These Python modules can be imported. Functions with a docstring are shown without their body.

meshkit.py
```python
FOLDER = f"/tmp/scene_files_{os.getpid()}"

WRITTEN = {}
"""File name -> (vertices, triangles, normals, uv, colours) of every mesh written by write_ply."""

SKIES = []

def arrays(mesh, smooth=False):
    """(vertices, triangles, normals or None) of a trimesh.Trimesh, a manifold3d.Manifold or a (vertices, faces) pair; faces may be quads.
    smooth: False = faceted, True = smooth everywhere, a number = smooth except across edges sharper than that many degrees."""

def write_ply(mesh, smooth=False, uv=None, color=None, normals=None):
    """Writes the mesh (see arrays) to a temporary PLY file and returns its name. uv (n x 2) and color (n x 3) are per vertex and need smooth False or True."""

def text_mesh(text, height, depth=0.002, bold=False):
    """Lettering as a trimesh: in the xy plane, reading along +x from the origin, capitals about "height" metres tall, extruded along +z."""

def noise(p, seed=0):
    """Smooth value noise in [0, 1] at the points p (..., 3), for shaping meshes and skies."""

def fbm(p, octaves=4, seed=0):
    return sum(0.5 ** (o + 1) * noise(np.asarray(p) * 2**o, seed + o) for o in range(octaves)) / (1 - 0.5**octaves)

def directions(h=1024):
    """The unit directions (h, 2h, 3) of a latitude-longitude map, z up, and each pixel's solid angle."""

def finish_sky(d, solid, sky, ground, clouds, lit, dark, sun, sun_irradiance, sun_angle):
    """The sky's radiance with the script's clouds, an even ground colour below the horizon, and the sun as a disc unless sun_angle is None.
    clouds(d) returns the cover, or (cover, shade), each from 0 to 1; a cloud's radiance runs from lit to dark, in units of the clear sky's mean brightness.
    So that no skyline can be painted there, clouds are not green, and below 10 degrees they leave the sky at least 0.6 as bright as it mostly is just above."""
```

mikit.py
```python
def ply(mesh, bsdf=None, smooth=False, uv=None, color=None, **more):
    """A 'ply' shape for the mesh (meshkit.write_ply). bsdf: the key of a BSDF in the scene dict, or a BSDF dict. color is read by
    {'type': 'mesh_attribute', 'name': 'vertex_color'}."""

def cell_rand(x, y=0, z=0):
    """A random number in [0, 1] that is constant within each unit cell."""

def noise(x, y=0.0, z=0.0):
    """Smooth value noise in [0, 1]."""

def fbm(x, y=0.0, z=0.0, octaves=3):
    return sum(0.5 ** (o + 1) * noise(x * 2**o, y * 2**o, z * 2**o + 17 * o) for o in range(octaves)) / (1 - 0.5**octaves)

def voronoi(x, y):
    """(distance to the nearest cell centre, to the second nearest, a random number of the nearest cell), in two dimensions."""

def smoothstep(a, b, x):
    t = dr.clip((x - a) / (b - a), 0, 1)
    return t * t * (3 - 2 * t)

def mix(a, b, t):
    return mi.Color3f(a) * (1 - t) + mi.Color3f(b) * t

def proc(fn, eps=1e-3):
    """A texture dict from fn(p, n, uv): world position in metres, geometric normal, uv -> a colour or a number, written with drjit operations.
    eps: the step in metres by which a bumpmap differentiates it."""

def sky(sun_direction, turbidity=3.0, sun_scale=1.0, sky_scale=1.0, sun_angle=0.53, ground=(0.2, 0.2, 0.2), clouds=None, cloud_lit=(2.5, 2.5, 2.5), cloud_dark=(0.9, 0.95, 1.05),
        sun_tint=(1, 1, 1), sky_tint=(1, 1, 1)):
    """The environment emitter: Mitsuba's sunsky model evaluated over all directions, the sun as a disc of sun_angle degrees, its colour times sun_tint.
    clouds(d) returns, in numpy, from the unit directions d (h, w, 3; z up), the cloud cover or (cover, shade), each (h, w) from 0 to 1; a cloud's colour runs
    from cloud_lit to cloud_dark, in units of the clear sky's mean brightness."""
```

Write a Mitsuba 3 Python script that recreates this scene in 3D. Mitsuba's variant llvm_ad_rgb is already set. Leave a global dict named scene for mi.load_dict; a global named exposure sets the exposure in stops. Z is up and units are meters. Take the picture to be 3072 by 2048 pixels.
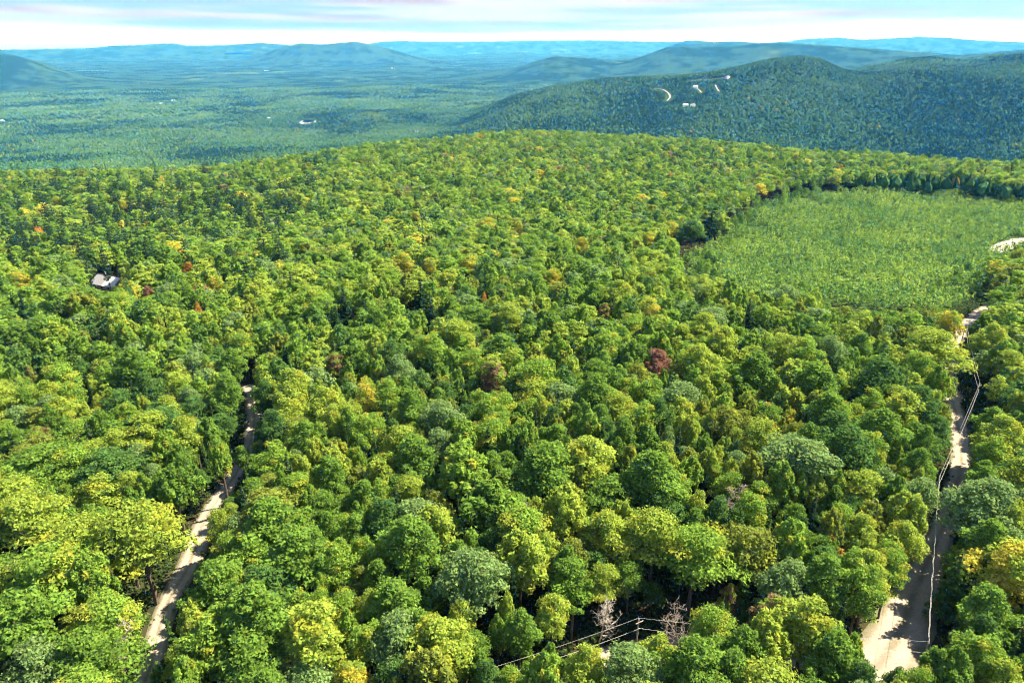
import math, random
import numpy as np, trimesh, drjit as dr, mitsuba as mi, mikit, meshkit

# ------------------------------------------------------------------ camera, sky, exposure
T = mi.ScalarTransform4f
F, CX, CY = 690.0, 512.0, 341.0                       # focal length in pixels of the 1024 x 682 frame
PITCH = math.atan(298.0 / F)
CAM = np.array([0.0, 0.0, 95.0])
SP, CP = math.sin(PITCH), math.cos(PITCH)
SUN = (math.sin(math.radians(72)) * math.cos(math.radians(49)), math.cos(math.radians(72)) * math.cos(math.radians(49)), math.sin(math.radians(49)))
exposure = 3.45
scene, labels = {}, {}


def clouds(d):
    az, el = np.arctan2(d[..., 0], d[..., 1]), np.degrees(np.arcsin(np.clip(d[..., 2], -1, 1)))
    zero = np.zeros_like(az)
    tilt = el + 0.30 * np.sin(az * 2.1 + 0.6) + 0.12 * np.sin(az * 7 + 1)
    sheet = meshkit.fbm(np.stack([az * 2.2 + 3.4, tilt * 0.8, zero], -1), 4, 11)
    streak = meshkit.fbm(np.stack([az * 5.0 - 2.0, tilt * 2.8, zero + 5], -1), 3, 23)
    bank = 1 - np.clip((tilt - 0.95 - 1.7 * (sheet - 0.5) - 0.25 * np.clip(az, -0.7, 0.7)) / 0.5, 0, 1)
    thick = np.clip((meshkit.fbm(np.stack([az * 3.2 + 8.0, tilt * 1.9, zero + 2], -1), 4, 45) - 0.41) * 6, 0, 1)
    veil = thick * (0.55 + 0.45 * np.clip((streak - 0.4) * 5, 0, 1)) * np.clip((tilt - 0.9) / 0.8, 0, 1) * np.clip(1.3 - el / 60.0, 0.45, 1.0)
    cover = np.maximum(bank * 0.95, veil * 0.9)
    shade = np.clip((streak - 0.46) * 4.0, 0, 1) * np.clip((tilt - 0.8) / 0.8, 0, 1)
    return cover, shade


scene["sky"] = mikit.sky(SUN, turbidity=2.4, sky_scale=0.48, sky_tint=(0.70, 0.82, 1.0), sun_tint=(0.97, 1.0, 0.97), clouds=clouds, cloud_lit=(3.1, 2.85, 2.87), cloud_dark=(1.8, 1.46, 1.5))
scene["haze_air"] = {"type": "homogeneous", "albedo": {"type": "rgb", "value": [0.86, 0.95, 0.99]}, "sigma_t": {"type": "rgb", "value": [0.28e-5, 2.2e-5, 6.8e-5]}}
scene["camera"] = {
    "type": "perspective", "fov": 2 * math.degrees(math.atan(CX / F)), "near_clip": 0.5, "far_clip": 90000.0,
    "to_world": T().look_at(origin=CAM.tolist(), target=(CAM + [0, CP, -SP]).tolist(), up=[0, 0, 1]),
    "medium": {"type": "ref", "id": "haze_air"},
}

# ------------------------------------------------------------------ helpers
R0 = np.random.default_rng(7)


def sstep(a, b, x):
    t = np.clip((np.asarray(x, float) - a) / (b - a), 0, 1)
    return t * t * (3 - 2 * t)


def ray(px, py):
    """Direction through a pixel of the 3072 x 2048 photograph."""
    u, v = (px / 3 - CX) / F, (py / 3 - CY) / F
    return np.array([u, CP - v * SP, -SP - v * CP])


def azim(px2352, py2352):
    d = ray(px2352 * 3072 / 2352, py2352 * 3072 / 2352)
    return math.atan2(d[0], d[1]), d[2] / math.hypot(d[0], d[1])


def project(p):
    p = np.asarray(p, float) - CAM
    depth = p[..., 1] * CP - p[..., 2] * SP
    return CX + F * p[..., 0] / depth, CY + F * (-p[..., 2] * CP - p[..., 1] * SP) / depth, depth


BROW = [(-400, 425), (0, 415), (300, 402), (500, 398), (700, 376), (850, 350), (960, 332), (1100, 318), (1250, 312), (1450, 318), (1600, 335), (1800, 352), (2000, 366), (2200, 385), (2352, 395), (2700, 400)]
_b = [azim(*p) for p in BROW]
BROW_AZ = np.array([a for a, _ in _b])
BROW_R = np.array([-106.0 / s for _, s in _b])

# skylines of the ridges: (distance, half depth in front, behind, [(x, y) along the crest in a 2352 x 1568 view])
RIDGES = [
    (3300, 1500, 1400, [(1060, 262), (1180, 225), (1290, 200), (1380, 187), (1500, 181), (1560, 178), (1640, 170), (1700, 158), (1770, 141), (1840, 134), (1885, 143), (1935, 166), (1990, 176), (2080, 180), (2352, 190), (2700, 200)]),
    (4300, 2000, 1500, [(1800, 200), (1935, 172), (2000, 155), (2080, 140), (2140, 135), (2200, 141), (2240, 140), (2290, 131), (2352, 129), (2500, 125), (2700, 140)]),
    (8200, 1700, 2200, [(1100, 160), (1170, 157), (1215, 147), (1245, 137), (1280, 131), (1340, 134), (1420, 141), (1520, 146), (1600, 150)]),
    (8500, 2200, 1500, [(1400, 150), (1470, 128), (1530, 110), (1600, 108), (1700, 107), (1745, 101), (1800, 101), (1900, 106), (2050, 117), (2150, 124), (2210, 129), (2260, 124), (2352, 116), (2600, 112)]),
    (15500, 2500, 2000, [(1480, 110), (1550, 100), (1575, 95), (1600, 94), (1640, 98), (1690, 96), (1740, 100), (1850, 110)]),
    (28000, 3500, 3000, [(1640, 103), (1730, 99), (1800, 97), (1850, 90), (1930, 87), (1980, 92), (2040, 89), (2110, 85), (2180, 88), (2250, 94), (2352, 98), (2700, 100)]),
    (30000, 3500, 3000, [(780, 100), (830, 96), (860, 93), (980, 96), (1100, 96), (1220, 94), (1350, 93), (1480, 96), (1600, 97), (1700, 99), (1800, 103)]),
    (14000, 1800, 1800, [(540, 124), (600, 119), (650, 109), (690, 101), (740, 104), (790, 99), (815, 97), (850, 103), (900, 112), (980, 122)]),
    (21000, 3000, 3000, [(-400, 116), (0, 115), (200, 112), (260, 106), (330, 104), (395, 100), (430, 106), (520, 105), (560, 102), (600, 99), (640, 103), (690, 106), (780, 112), (900, 113)]),
    (8400, 1500, 2000, [(-400, 100), (-100, 116), (0, 125), (25, 127), (60, 135), (110, 145), (150, 152), (190, 158)]),
]
RID = []
for dist, wf, wb, pts in RIDGES:
    aa = np.array([azim(*p) for p in pts])
    RID.append((dist, wf, wb, aa[:, 0], 95 + aa[:, 1] * dist))


def vnoise(x, y, s, seed, octv=3):
    return meshkit.fbm(np.stack([np.asarray(x) / s, np.asarray(y) / s, np.zeros_like(np.asarray(x, float)) + seed], -1), octv, seed) - 0.5


def ground_z(x, y):
    x, y = np.asarray(x, float), np.asarray(y, float)
    r, az = np.hypot(x, y), np.arctan2(x, y)
    near = -27 * sstep(190, 470, y) + vnoise(x, y, 160, 3) * 9 * sstep(170, 420, r)
    rb = np.interp(az, BROW_AZ, BROW_R)
    valley = np.interp(r, [0, 1500, 3200, 60000], [-180, -185, -255, -255]) + vnoise(x, y, 900, 5) * 34 * sstep(900, 2500, r)
    z = near + (valley - near) * sstep(rb + 5, rb + 640, r)
    for dist, wf, wb, aa, zz in RID:
        crest = np.interp(az, aa, zz)
        ew = min(0.14, 0.45 * (aa[-1] - aa[0]))
        edge = sstep(aa[0] - 0.4 * ew, aa[0] + 0.6 * ew, az) * (1 - sstep(aa[-1] - 0.6 * ew, aa[-1] + 0.4 * ew, az))
        t = r - dist
        shape = np.where(t < 0, 1 - sstep(0, 1, -t / wf), 1 - sstep(0, 1, t / wb))
        rough = 1 + 0.5 * vnoise(x, y, dist * 0.12, 9) * (1 - np.exp(-(t / (0.25 * wf)) ** 2))
        z = np.maximum(z, z + (crest - z) * shape ** 1.25 * edge * np.clip(rough, 0.6, 1.4))
    return z


def spot(px, py, h=0.0):
    """The point h metres above the ground that the photograph shows at pixel (px, py)."""
    d = ray(px, py)
    lo, hi = 40.0, 40000.0
    for n in (1500, 60, 60):
        t = np.geomspace(lo, hi, n)
        p = CAM + t[:, None] * d
        z = ground_z(p[:, 0], p[:, 1])
        k = max(int(np.argmax(p[:, 2] < z + h)), 1)
        lo, hi = t[k - 1], t[k]
    return np.array([p[k, 0], p[k, 1], z[k]])


def bsdf_flat(name, color, rough=0.9):
    scene[name] = {"type": "twosided", "bsdf": {"type": "diffuse", "reflectance": {"type": "rgb", "value": list(color)}}}


scene["leaf_material"] = {"type": "principledthin", "base_color": {"type": "mesh_attribute", "name": "vertex_color"}, "roughness": 0.55, "diff_trans": 1.0, "spec_trans": 0.0, "eta": 1.35}
scene["land_material"] = {"type": "twosided", "bsdf": {"type": "diffuse", "reflectance": {"type": "mesh_attribute", "name": "vertex_color"}}}


def thing(key, label, cat, group=None, kind=None):
    labels[key] = {"label": label, "category": cat}
    if group:
        labels[key]["group"] = group
    if kind:
        labels[key]["kind"] = kind


taken = {"dirt_road": 0}


def numbered(name):
    n = taken.get(name, -1) + 1
    taken[name] = n
    return name if n == 0 else f"{name}_{n:03d}"


class MB:
    """Collects pieces of one mesh with a colour per vertex."""

    def __init__(self):
        self.v, self.f, self.c, self.n = [], [], [], 0

    def add(self, v, f, c):
        v = np.asarray(v, float)
        self.v.append(v)
        self.f.append(np.asarray(f) + self.n)
        self.c.append(np.broadcast_to(np.asarray(c, float), v.shape))
        self.n += len(v)

    def tube(self, pts, rad, c, sides=6):
        p = np.asarray(pts, float)
        t = np.gradient(p, axis=0)
        t /= np.linalg.norm(t, axis=1, keepdims=True) + 1e-12
        a = np.cross(t, np.where(np.abs(t[:, 2:]) < 0.9, [0, 0, 1.0], [1.0, 0, 0]))
        a /= np.linalg.norm(a, axis=1, keepdims=True) + 1e-12
        b, ang = np.cross(t, a), np.arange(sides) * 2 * np.pi / sides
        rad = np.broadcast_to(rad, (len(p),))
        v = p[:, None] + rad[:, None, None] * (np.cos(ang)[None, :, None] * a[:, None] + np.sin(ang)[None, :, None] * b[:, None])
        i, j = np.meshgrid(np.arange(len(p) - 1), np.arange(sides), indexing="ij")
        q = np.stack([i * sides + j, i * sides + (j + 1) % sides, (i + 1) * sides + (j + 1) % sides, (i + 1) * sides + j], -1).reshape(-1, 4)
        f = np.vstack([q[:, [0, 1, 2]], q[:, [0, 2, 3]]])
        k = np.arange(1, sides - 1)
        top = (len(p) - 1) * sides
        f = np.vstack([f, np.stack([k * 0 + top, top + k, top + k + 1], 1), np.stack([k * 0, k + 1, k], 1)])
        self.add(v.reshape(-1, 3), f, c)

    def box(self, size, at, c, rot=0.0):
        m = trimesh.creation.box(size)
        m.apply_transform(trimesh.transformations.rotation_matrix(rot, [0, 0, 1]))
        m.apply_translation(at)
        self.add(m.vertices, m.faces, c)

    def mesh(self):
        return np.vstack(self.v), np.vstack(self.f), np.vstack(self.c)

    def ply(self, bsdf="land_material", smooth=False):
        v, f, c = self.mesh()
        return mikit.ply((v, f), bsdf, smooth, color=c)


# ------------------------------------------------------------------ the land
def polar_land(az, rr, fn_z, fn_c, lo=None):
    A, R = np.meshgrid(az, rr)
    x, y = R * np.sin(A), R * np.cos(A)
    z = fn_z(x, y)
    v = np.stack([x, y, z], -1).reshape(-1, 3)
    n, m = len(rr), len(az)
    i, j = np.meshgrid(np.arange(n - 1), np.arange(m - 1), indexing="ij")
    a = i * m + j
    f = np.vstack([np.stack([a, a + 1, a + m + 1], -1).reshape(-1, 3), np.stack([a, a + m + 1, a + m], -1).reshape(-1, 3)])
    f = f[:, ::-1]
    return v, f, fn_c(v)


def c_floor(v):
    n = vnoise(v[:, 0], v[:, 1], 6, 21)[:, None]
    m = vnoise(v[:, 0], v[:, 1], 25, 22)[:, None]
    return np.clip(np.array([0.055, 0.045, 0.028]) * (1 + 0.9 * n) + np.array([-0.02, 0.02, -0.005]) * np.clip(m * 3, 0, 1), 0.008, 1)


v, f, c = polar_land(np.linspace(-math.pi, math.pi, 500), np.concatenate([[1, 20], np.linspace(40, 240, 60), np.geomspace(244, 1500, 130)]), ground_z, c_floor)
scene["ground"] = mikit.ply((v, f), "land_material", True, color=c)
thing("ground", "dark leaf-littered forest floor under the trees of the near hill", "ground", kind="structure")


def c_far(v):
    x, y = v[:, 0], v[:, 1]
    r = np.hypot(x, y)
    a = vnoise(x, y, 420, 31, 4)[:, None]
    b = vnoise(x, y, 60, 33, 3)[:, None]
    mix = np.clip(0.5 + 2.6 * a + 1.4 * b + 2.4 * vnoise(x, y, 150, 35, 2)[:, None], 0, 1)
    col = np.array([0.014, 0.042, 0.022]) * (1 - mix) + np.array([0.034, 0.080, 0.030]) * mix
    field = np.clip((vnoise(x, y, 500, 37, 3) - 0.24) * 16, 0, 1)[:, None] * (r > 3600)[:, None]
    return np.clip(col * (1 - field) + np.array([0.075, 0.125, 0.05]) * field, 0.01, 1)


def z_far(x, y):
    r = np.hypot(x, y)
    amp = np.interp(r, [1300, 5200, 6500, 40000], [0.5, 3, 11, 26])
    n = 0
    for s, a, b in ((14, 1200, 7000), (40, 4500, 22000), (110, 14000, 60000)):
        w = sstep(a * 0.6, a * 1.4, r) * (1 - sstep(b * 0.6, b * 1.4, r)) if s > 14 else 1 - sstep(b * 0.6, b * 1.4, r)
        n = n + w * (meshkit.fbm(np.stack([x / s, y / s, x * 0], -1), 2, 41) - 0.5)
    n = n + 0.5
    return ground_z(x, y) + np.interp(r, [1300, 5200, 6500], [0, 3, 8]) + (n - 0.5) * amp


rr = [1380.0]
while rr[-1] < 38000:
    rr.append(rr[-1] * (1.0075 if rr[-1] < 5000 else 1.006))
v, f, c = polar_land(np.concatenate([np.linspace(-math.pi, -0.8, 60)[:-1], np.linspace(-0.8, 0.8, 640), np.linspace(0.8, math.pi, 60)[1:]]), np.array(rr), z_far, c_far)
scene["hills"] = mikit.ply((v, f), "land_material", False, color=c)
thing("hills", "forested blue-green valley and ridges fading into the distance", "hills", kind="structure")

scene["haze"] = {"type": "cube", "to_world": T().translate([0, 0, 10]).scale([41000, 41000, 440]), "bsdf": {"type": "null"}, "interior": {"type": "ref", "id": "haze_air"}}
thing("haze", "thin blue summer haze lying over the far valley and hills", "haze", kind="stuff")

# ------------------------------------------------------------------ roads and clearings
def road_texture(dark, light, z):
    def fn(p, n, uv):
        a = mikit.fbm(p.x * 0.55, p.y * 0.55, z, 4)
        b = mikit.noise(p.x * 4.0, p.y * 4.0)
        rut = mikit.smoothstep(0.20, 0.06, dr.abs(dr.abs(uv.x - 0.5) - 0.20))
        edge = mikit.smoothstep(0.30, 0.5, dr.abs(uv.x - 0.5) + 0.22 * (mikit.fbm(p.x * 0.9, p.y * 0.9, z + 4.0, 3) - 0.5))
        mid = mikit.smoothstep(0.10, 0.02, dr.abs(uv.x - 0.5)) * mikit.smoothstep(0.42, 0.62, mikit.fbm(p.x * 0.35, p.y * 0.35, z + 9.0, 3))
        c = mikit.mix(dark, light, 0.35 * a + 0.3 * b + 0.35 * rut)
        c = mikit.mix(c, (0.13, 0.14, 0.07), 0.75 * edge)
        return mikit.mix(c, (0.17, 0.17, 0.10), 0.5 * mid)
    return mikit.proc(fn)


scene["gravel_material"] = {"type": "twosided", "bsdf": {"type": "diffuse", "reflectance": road_texture((0.19, 0.165, 0.135), (0.50, 0.44, 0.37), 0.0)}}
scene["track_material"] = {"type": "twosided", "bsdf": {"type": "diffuse", "reflectance": road_texture((0.17, 0.15, 0.125), (0.50, 0.45, 0.38), 3.0)}}
scene["lot_material"] = {"type": "twosided", "bsdf": {"type": "diffuse", "reflectance": mikit.proc(lambda p, n, uv: mikit.mix((0.22, 0.21, 0.19), (0.46, 0.43, 0.40), 0.5 * mikit.fbm(p.x * 0.2, p.y * 0.2, 0.0, 4) + 0.5 * mikit.noise(p.x * 1.5, p.y * 1.5)))}}


def smooth_path(pts, step=1.5):
    p = np.array([q[:2] for q in pts], float)
    for _ in range(3):
        q = np.empty((2 * len(p), 2))
        q[0], q[-1] = p[0], p[-1]
        q[1:-1:2], q[2:-1:2] = 0.75 * p[:-1] + 0.25 * p[1:], 0.25 * p[:-1] + 0.75 * p[1:]
        p = q
    s = np.r_[0, np.cumsum(np.linalg.norm(np.diff(p, axis=0), axis=1))]
    t = np.arange(0, s[-1], step)
    return np.stack([np.interp(t, s, p[:, 0]), np.interp(t, s, p[:, 1])], 1)


def ribbon(path, width, bsdf, lift=0.10, seed=1):
    tan = np.gradient(path, axis=0)
    tan /= np.linalg.norm(tan, axis=1, keepdims=True)
    nor = np.stack([tan[:, 1], -tan[:, 0]], 1)
    w = np.broadcast_to(width, (len(path),)) / 2
    k = np.arange(len(path)) / 5.0
    wl = w * (1 + 0.28 * (meshkit.noise(np.stack([k, k * 0, k * 0], 1), seed) - 0.5))
    wr = w * (1 + 0.28 * (meshkit.noise(np.stack([k, k * 0 + 9, k * 0], 1), seed) - 0.5))
    cols = [(-1.08, -0.35), (-1.0, 0), (-0.55, 0.02), (-0.3, 0.05), (0, 0.10), (0.3, 0.05), (0.55, 0.02), (1.0, 0), (1.08, -0.35)]
    rows = []
    for u, dz in cols:
        q = path + nor * (u * np.where(u < 0, wl, wr))[:, None]
        rows.append(np.c_[q, ground_z(path[:, 0], path[:, 1]) * 0.5 + ground_z(q[:, 0], q[:, 1]) * 0.5 + lift + dz])
    v = np.stack(rows, 1)
    n, m = v.shape[:2]
    i, j = np.meshgrid(np.arange(n - 1), np.arange(m - 1), indexing="ij")
    a = i * m + j
    f = np.vstack([np.stack([a, a + m, a + m + 1], -1).reshape(-1, 3), np.stack([a, a + m + 1, a + 1], -1).reshape(-1, 3)])
    uu = np.array([0.0, 0.02, 0.22, 0.36, 0.5, 0.64, 0.78, 0.98, 1.0])
    uv = np.stack([np.broadcast_to(uu, (n, m)), np.broadcast_to(np.arange(n)[:, None] * 0.3, (n, m))], -1).reshape(-1, 2)
    return mikit.ply((v.reshape(-1, 3), f), bsdf, True, uv=uv)


RIGHT_PX = [(2560, 2075), (2610, 2020), (2665, 1960), (2708, 1880), (2742, 1780), (2788, 1670), (2834, 1570), (2866, 1470), (2886, 1390), (2880, 1310), (2862, 1230), (2846, 1130), (2848, 1060), (2872, 1012), (2894, 975), (2930, 943), (2985, 905), (3060, 850), (3150, 780)]
LEFT_PX = [(405, 2110), (436, 2048), (462, 1960), (478, 1880), (512, 1786), (556, 1720), (580, 1665), (592, 1622), (612, 1565), (645, 1512), (680, 1462), (722, 1400), (752, 1330), (764, 1270), (760, 1200), (745, 1150)]
BRANCH_PX = [(2690, 1990), (2600, 1985), (2480, 1990), (2300, 1960), (2100, 1935), (1900, 1945), (1780, 1985), (1650, 2050), (1500, 2120)]
right_path = smooth_path([spot(*p) for p in RIGHT_PX])
left_path = smooth_path([spot(*p) for p in LEFT_PX])
branch_path = smooth_path([spot(*p) for p in BRANCH_PX])
wr = np.interp(np.arange(len(right_path)), [0, 8, 16, 26, 40, 400], [10.0, 10.5, 8.5, 5.8, 5.0, 5.0])
scene["gravel_road"] = ribbon(right_path, wr, "gravel_material", 0.12, 3)
thing("gravel_road", "pale sandy gravel road curving up the right side under power lines", "road", kind="structure")
scene["gravel_road_001"] = ribbon(branch_path, 4.6, "gravel_material", 0.07, 5)
thing("gravel_road_001", "gravel side road turning left from the sandy junction behind bottom trees", "road", kind="structure")
scene["dirt_road"] = ribbon(left_path, 4.4, "track_material", 0.12, 8)
thing("dirt_road", "narrow dirt road winding through trees at lower left, streaked with shade", "road", kind="structure")


def draped(poly2, bsdf, lift, step, color=None):
    import shapely, shapely.geometry as sg
    poly = sg.Polygon(poly2).buffer(6).buffer(-6)
    if step > 2:
        ring = np.array(poly.segmentize(4.0).exterior.coords)
        cen = ring.mean(0)
        out = ring - cen
        ring = ring + out / np.linalg.norm(out, axis=1, keepdims=True) * (vnoise(ring[:, 0], ring[:, 1], 16, 91) * 22)[:, None]
        poly = sg.Polygon(ring).buffer(0)
    x0, y0, x1, y1 = poly.bounds
    gx, gy = np.arange(x0, x1 + step, step), np.arange(y0, y1 + step, step)
    X, Y = np.meshgrid(gx, gy)
    n, m = X.shape
    i, j = np.meshgrid(np.arange(n - 1), np.arange(m - 1), indexing="ij")
    a = (i * m + j).ravel()
    cx, cy = X.ravel()[a] + step / 2, Y.ravel()[a] + step / 2
    a = a[shapely.contains_xy(poly, cx, cy)]
    f = np.vstack([np.stack([a, a + 1, a + m + 1], -1), np.stack([a, a + m + 1, a + m], -1)])
    v = np.stack([X.ravel(), Y.ravel(), ground_z(X.ravel(), Y.ravel()) + lift], 1)
    used, inv = np.unique(f, return_inverse=True)
    v, f = v[used], inv.reshape(f.shape)
    return poly, (mikit.ply((v, f), bsdf, True) if color is None else mikit.ply((v, f), bsdf, True, color=color(v)))


FIELD_PX = [(1690, 497), (1780, 462), (1860, 446), (2050, 436), (2200, 440), (2260, 455), (2352, 462), (2480, 470), (2480, 585), (2352, 615), (2240, 678), (2180, 708), (2020, 712), (1870, 702), (1740, 704), (1600, 672), (1575, 600), (1655, 552), (1665, 520)]
field_poly, scene["field"] = draped([spot(x * 1.30612, y * 1.30612)[:2] for x, y in FIELD_PX], "land_material", 0.35, 3.0,
    lambda v: np.clip(np.array([0.055, 0.10, 0.028]) * (1 + 0.8 * vnoise(v[:, 0], v[:, 1], 9, 51)[:, None]), 0.01, 1))
thing("field", "grassy old clearing floor under young saplings at the right", "field", kind="structure")
LOT_PX = [(2262, 578), (2290, 560), (2325, 549), (2420, 542), (2430, 566), (2340, 572), (2300, 581)]
lot_poly, scene["gravel_lot"] = draped([spot(x * 1.30612, y * 1.30612)[:2] for x, y in LOT_PX], "lot_material", 0.5, 1.5)
thing("gravel_lot", "pale grey gravel patch at the right edge beyond the sapling clearing", "gravel lot", kind="structure")

# ------------------------------------------------------------------ tree meshes
G = {  # leaf colours (reflectance)
    "mid green": (0.172, 0.325, 0.055), "bright green": (0.232, 0.400, 0.064), "yellow-green": (0.320, 0.455, 0.074), "deep green": (0.102, 0.225, 0.056),
    "olive-green": (0.245, 0.325, 0.062), "pale green": (0.225, 0.370, 0.130), "golden": (0.62, 0.58, 0.085), "orange": (0.50, 0.27, 0.055), "red": (0.36, 0.20, 0.145), "brownish": (0.30, 0.225, 0.120),
    "dark fir green": (0.034, 0.082, 0.032), "blue-green": (0.034, 0.082, 0.040), "fir green": (0.090, 0.185, 0.040),
}
BARK = (0.13, 0.105, 0.085)


def tris(P, N, size, rng, aspect=1.6, upright=False):
    """One small leaf-spray triangle at each point P, facing N."""
    n = N / (np.linalg.norm(N, axis=1, keepdims=True) + 1e-9)
    t = np.cross(n, rng.normal(size=n.shape) if not upright else np.array([0, 0, 1.0]) + rng.normal(size=n.shape) * 0.3)
    t /= np.linalg.norm(t, axis=1, keepdims=True) + 1e-9
    b = np.cross(n, t)
    if upright:
        b = np.where(b[:, 2:] < 0, -b, b)
    s = (size * rng.uniform(0.7, 1.3, len(P)))[:, None]
    v = np.stack([P - t * s * 0.5 - b * s * 0.35, P + t * s * 0.5 - b * s * 0.35, P + b * s * 0.35 * aspect + t * s * rng.uniform(-0.3, 0.3, (len(P), 1))], 1)
    return v.reshape(-1, 3), np.arange(3 * len(P)).reshape(-1, 3)


def trunk_mesh(rng, H, R, limbs=5, c=BARK):
    m = MB()
    lean = rng.normal(size=2) * 0.02 * H
    zs = np.linspace(-0.6, 0.78 * H, 6)
    pts = np.c_[lean[0] * (zs / H) ** 2 + rng.normal(size=6) * 0.05, lean[1] * (zs / H) ** 2 + rng.normal(size=6) * 0.05, zs]
    m.tube(pts, np.linspace(0.021 * H, 0.006 * H, 6), c)
    for k in range(limbs):
        a, z0 = k * 2.4 + rng.uniform(0, 1), H * rng.uniform(0.34, 0.62)
        d = np.array([math.cos(a), math.sin(a), rng.uniform(0.5, 0.9)])
        p0 = np.array([0, 0, z0])
        m.tube(np.array([p0, p0 + d * R * 0.4, p0 + d * R * 0.75 + [0, 0, 0.2 * R]]), np.array([0.010, 0.006, 0.003]) * H, c, 4)
    return m


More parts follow.
